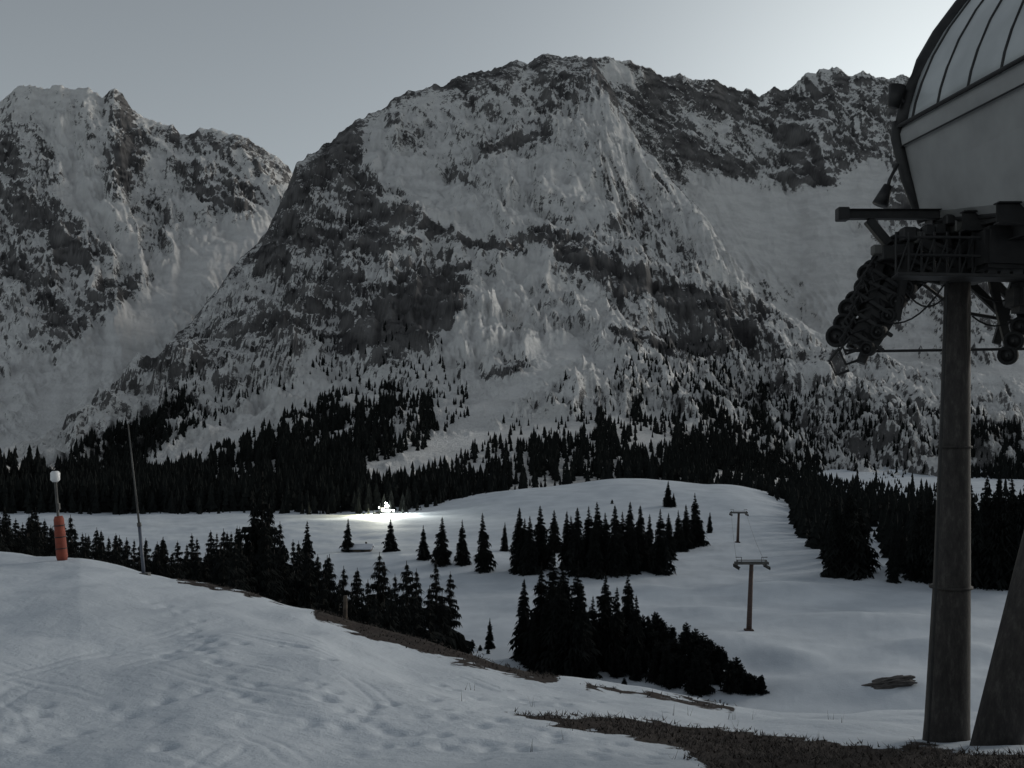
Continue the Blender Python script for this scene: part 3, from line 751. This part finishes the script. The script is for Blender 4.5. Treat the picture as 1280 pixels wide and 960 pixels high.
# ---------------------------------------------------------------- snow groomer with work lamps
p=hit(482,642,200);SG=empty('snow_groomer')
for sy in (-1,1):
    bm=bmesh.new();bmesh.ops.create_cube(bm,size=1)
    for v in bm.verts: v.co=Vector((v.co.x*(4.6 if v.co.z<0 else 5.4),v.co.y*1.1,v.co.z*.9))
    bmesh.ops.bevel(bm,geom=bm.edges[:],offset=.25,segments=3,affect='EDGES');bm.transform(Matrix.Translation(p+Vector((0,sy*1.5,.5))));bm_obj('track_%d'%sy,bm,M_rubber,SG)
box('chassis',p+Vector((-.4,0,1.15)),(4.2,2.0,.7),M_body,SG,.1)
box('engine_cover',p+Vector((-1.4,0,1.8)),(1.9,1.9,.8),M_body,SG,.15)
bm=bmesh.new();bmesh.ops.create_cube(bm,size=1)
for v in bm.verts: v.co=Vector((v.co.x*(1.9 if v.co.z<0 else 1.3),v.co.y*(2.0 if v.co.z<0 else 1.7),v.co.z*1.3))
bmesh.ops.bevel(bm,geom=bm.edges[:],offset=.12,segments=2,affect='EDGES');bm.transform(Matrix.Translation(p+Vector((.8,0,2.1))));bm_obj('cab',bm,M_dark,SG)
box('cab_roof',p+Vector((.8,0,2.8)),(1.5,1.8,.12),M_body,SG)
box('front_blade',p+Vector((3.4,0,.7)),(.18,4.4,1.0),M_steel,SG,.05);beam('blade_arm',p+Vector((1.5,0,.8)),p+Vector((3.4,0,.7)),.3,.2,M_steel,SG)
box('rear_tiller',p+Vector((-3.4,0,.4)),(.9,4.4,.5),M_dark,SG,.1)
tube('light_mast',[p+Vector((.2,0,2.8)),p+Vector((.2,0,4.0))],.06,M_steel,SG,8)
for k,(lx,ly,lz) in enumerate(((.9,-.9,2.95),(.9,0,2.95),(.9,.9,2.95),(-2.2,-.9,2.3),(-2.2,.6,2.3),(.2,-.9,2.95),(3.2,-2.,1.4),(1.6,-1.6,1.3),(-1,-1.4,1.6),(.2,-.1,4.0))):
    q=p+Vector((lx,ly-.2,lz));tube('work_lamp_%d'%k,[q,q+Vector((0,-.2,.06))],.34,M_lamp,SG,12)
def lamp(nm,loc,tgt,e,col,ang=130):
    l=bpy.data.lights.new(nm,'SPOT');l.energy=e;l.color=col;l.shadow_soft_size=.2;l.spot_size=math.radians(ang);l.spot_blend=.5
    o=bpy.data.objects.new(nm,l);sc.collection.objects.link(o);o.location=loc;o.parent=SG
    o.rotation_euler=(Vector(loc)-Vector(tgt)).to_track_quat('Z','Y').to_euler()
lamp('rear_work_light',p+Vector((-3.4,-2.6,2.6)),p+Vector((-9,-10,-1)),38000,(1,.92,.58))
lamp('front_work_light',p+Vector((.2,-1.6,4.0)),p+Vector((1,-12,-1)),80000,(.98,1,.9))
lamp('blade_work_light',p+Vector((3.9,-1.5,2.6)),p+Vector((9,-8,-1)),22000,(.95,1,.93))

# ---------------------------------------------------------------- light
SE=math.radians(15);SA=math.radians(58)
w=bpy.data.worlds.new('World');sc.world=w;w.use_nodes=True;nt=w.node_tree
bg=nt.nodes['Background'];sky=nt.nodes.new('ShaderNodeTexSky');sky.sky_type='NISHITA';sky.sun_disc=False
sky.sun_elevation=SE;sky.sun_rotation=SA;sky.altitude=1500;sky.air_density=1.0;sky.dust_density=3.0
hs=nt.nodes.new('ShaderNodeHueSaturation');hs.inputs['Saturation'].default_value=.32
nt.links.new(sky.outputs[0],hs.inputs['Color'])
tc=nt.nodes.new('ShaderNodeTexCoord');dp=nt.nodes.new('ShaderNodeVectorMath');dp.operation='DOT_PRODUCT'
ga,ge=math.radians(24),math.radians(14)
dp.inputs[1].default_value=(math.sin(ga)*math.cos(ge),math.cos(ga)*math.cos(ge),math.sin(ge))
nt.links.new(tc.outputs['Generated'],dp.inputs[0])
g1=mth(nt,'POWER',mth(nt,'MAXIMUM',dp.outputs['Value'],0.0),30.0)
g1=mth(nt,'MULTIPLY',g1,3.2)
cb=nt.nodes.new('ShaderNodeMix');cb.data_type='RGBA';cb.blend_type='ADD';cb.clamp_factor=False;cb.inputs[0].default_value=1
gc=nt.nodes.new('ShaderNodeVectorMath');gc.operation='SCALE';gc.inputs[0].default_value=(.94,1.0,.97);nt.links.new(g1,gc.inputs['Scale'])
tint=nt.nodes.new('ShaderNodeMix');tint.data_type='RGBA';tint.blend_type='MULTIPLY';tint.inputs[0].default_value=1;tint.inputs[7].default_value=(.97,1.0,.975,1)
nt.links.new(hs.outputs[0],tint.inputs[6])
nt.links.new(tint.outputs[2],cb.inputs[6]);nt.links.new(gc.outputs[0],cb.inputs[7])
nt.links.new(cb.outputs[2],bg.inputs[0]);bg.inputs[1].default_value=.112
sl=bpy.data.lights.new('sun','SUN');sl.energy=.75;sl.angle=math.radians(10);sl.color=(1,.96,.9)
so=bpy.data.objects.new('sun',sl);sc.collection.objects.link(so)
dv=Vector((math.sin(SA)*math.cos(SE),math.cos(SA)*math.cos(SE),math.sin(SE)))
so.rotation_euler=dv.to_track_quat('Z','Y').to_euler()

cam=bpy.data.cameras.new('camera');co_=bpy.data.objects.new('camera',cam);sc.collection.objects.link(co_)
co_.rotation_euler=(math.radians(90),0,0);cam.sensor_width=36;cam.lens=36*F/1280;cam.shift_y=60/1280
cam.clip_start=.1;cam.clip_end=20000;sc.camera=co_
sc.view_settings.view_transform='Standard';sc.view_settings.look='None';sc.view_settings.exposure=0
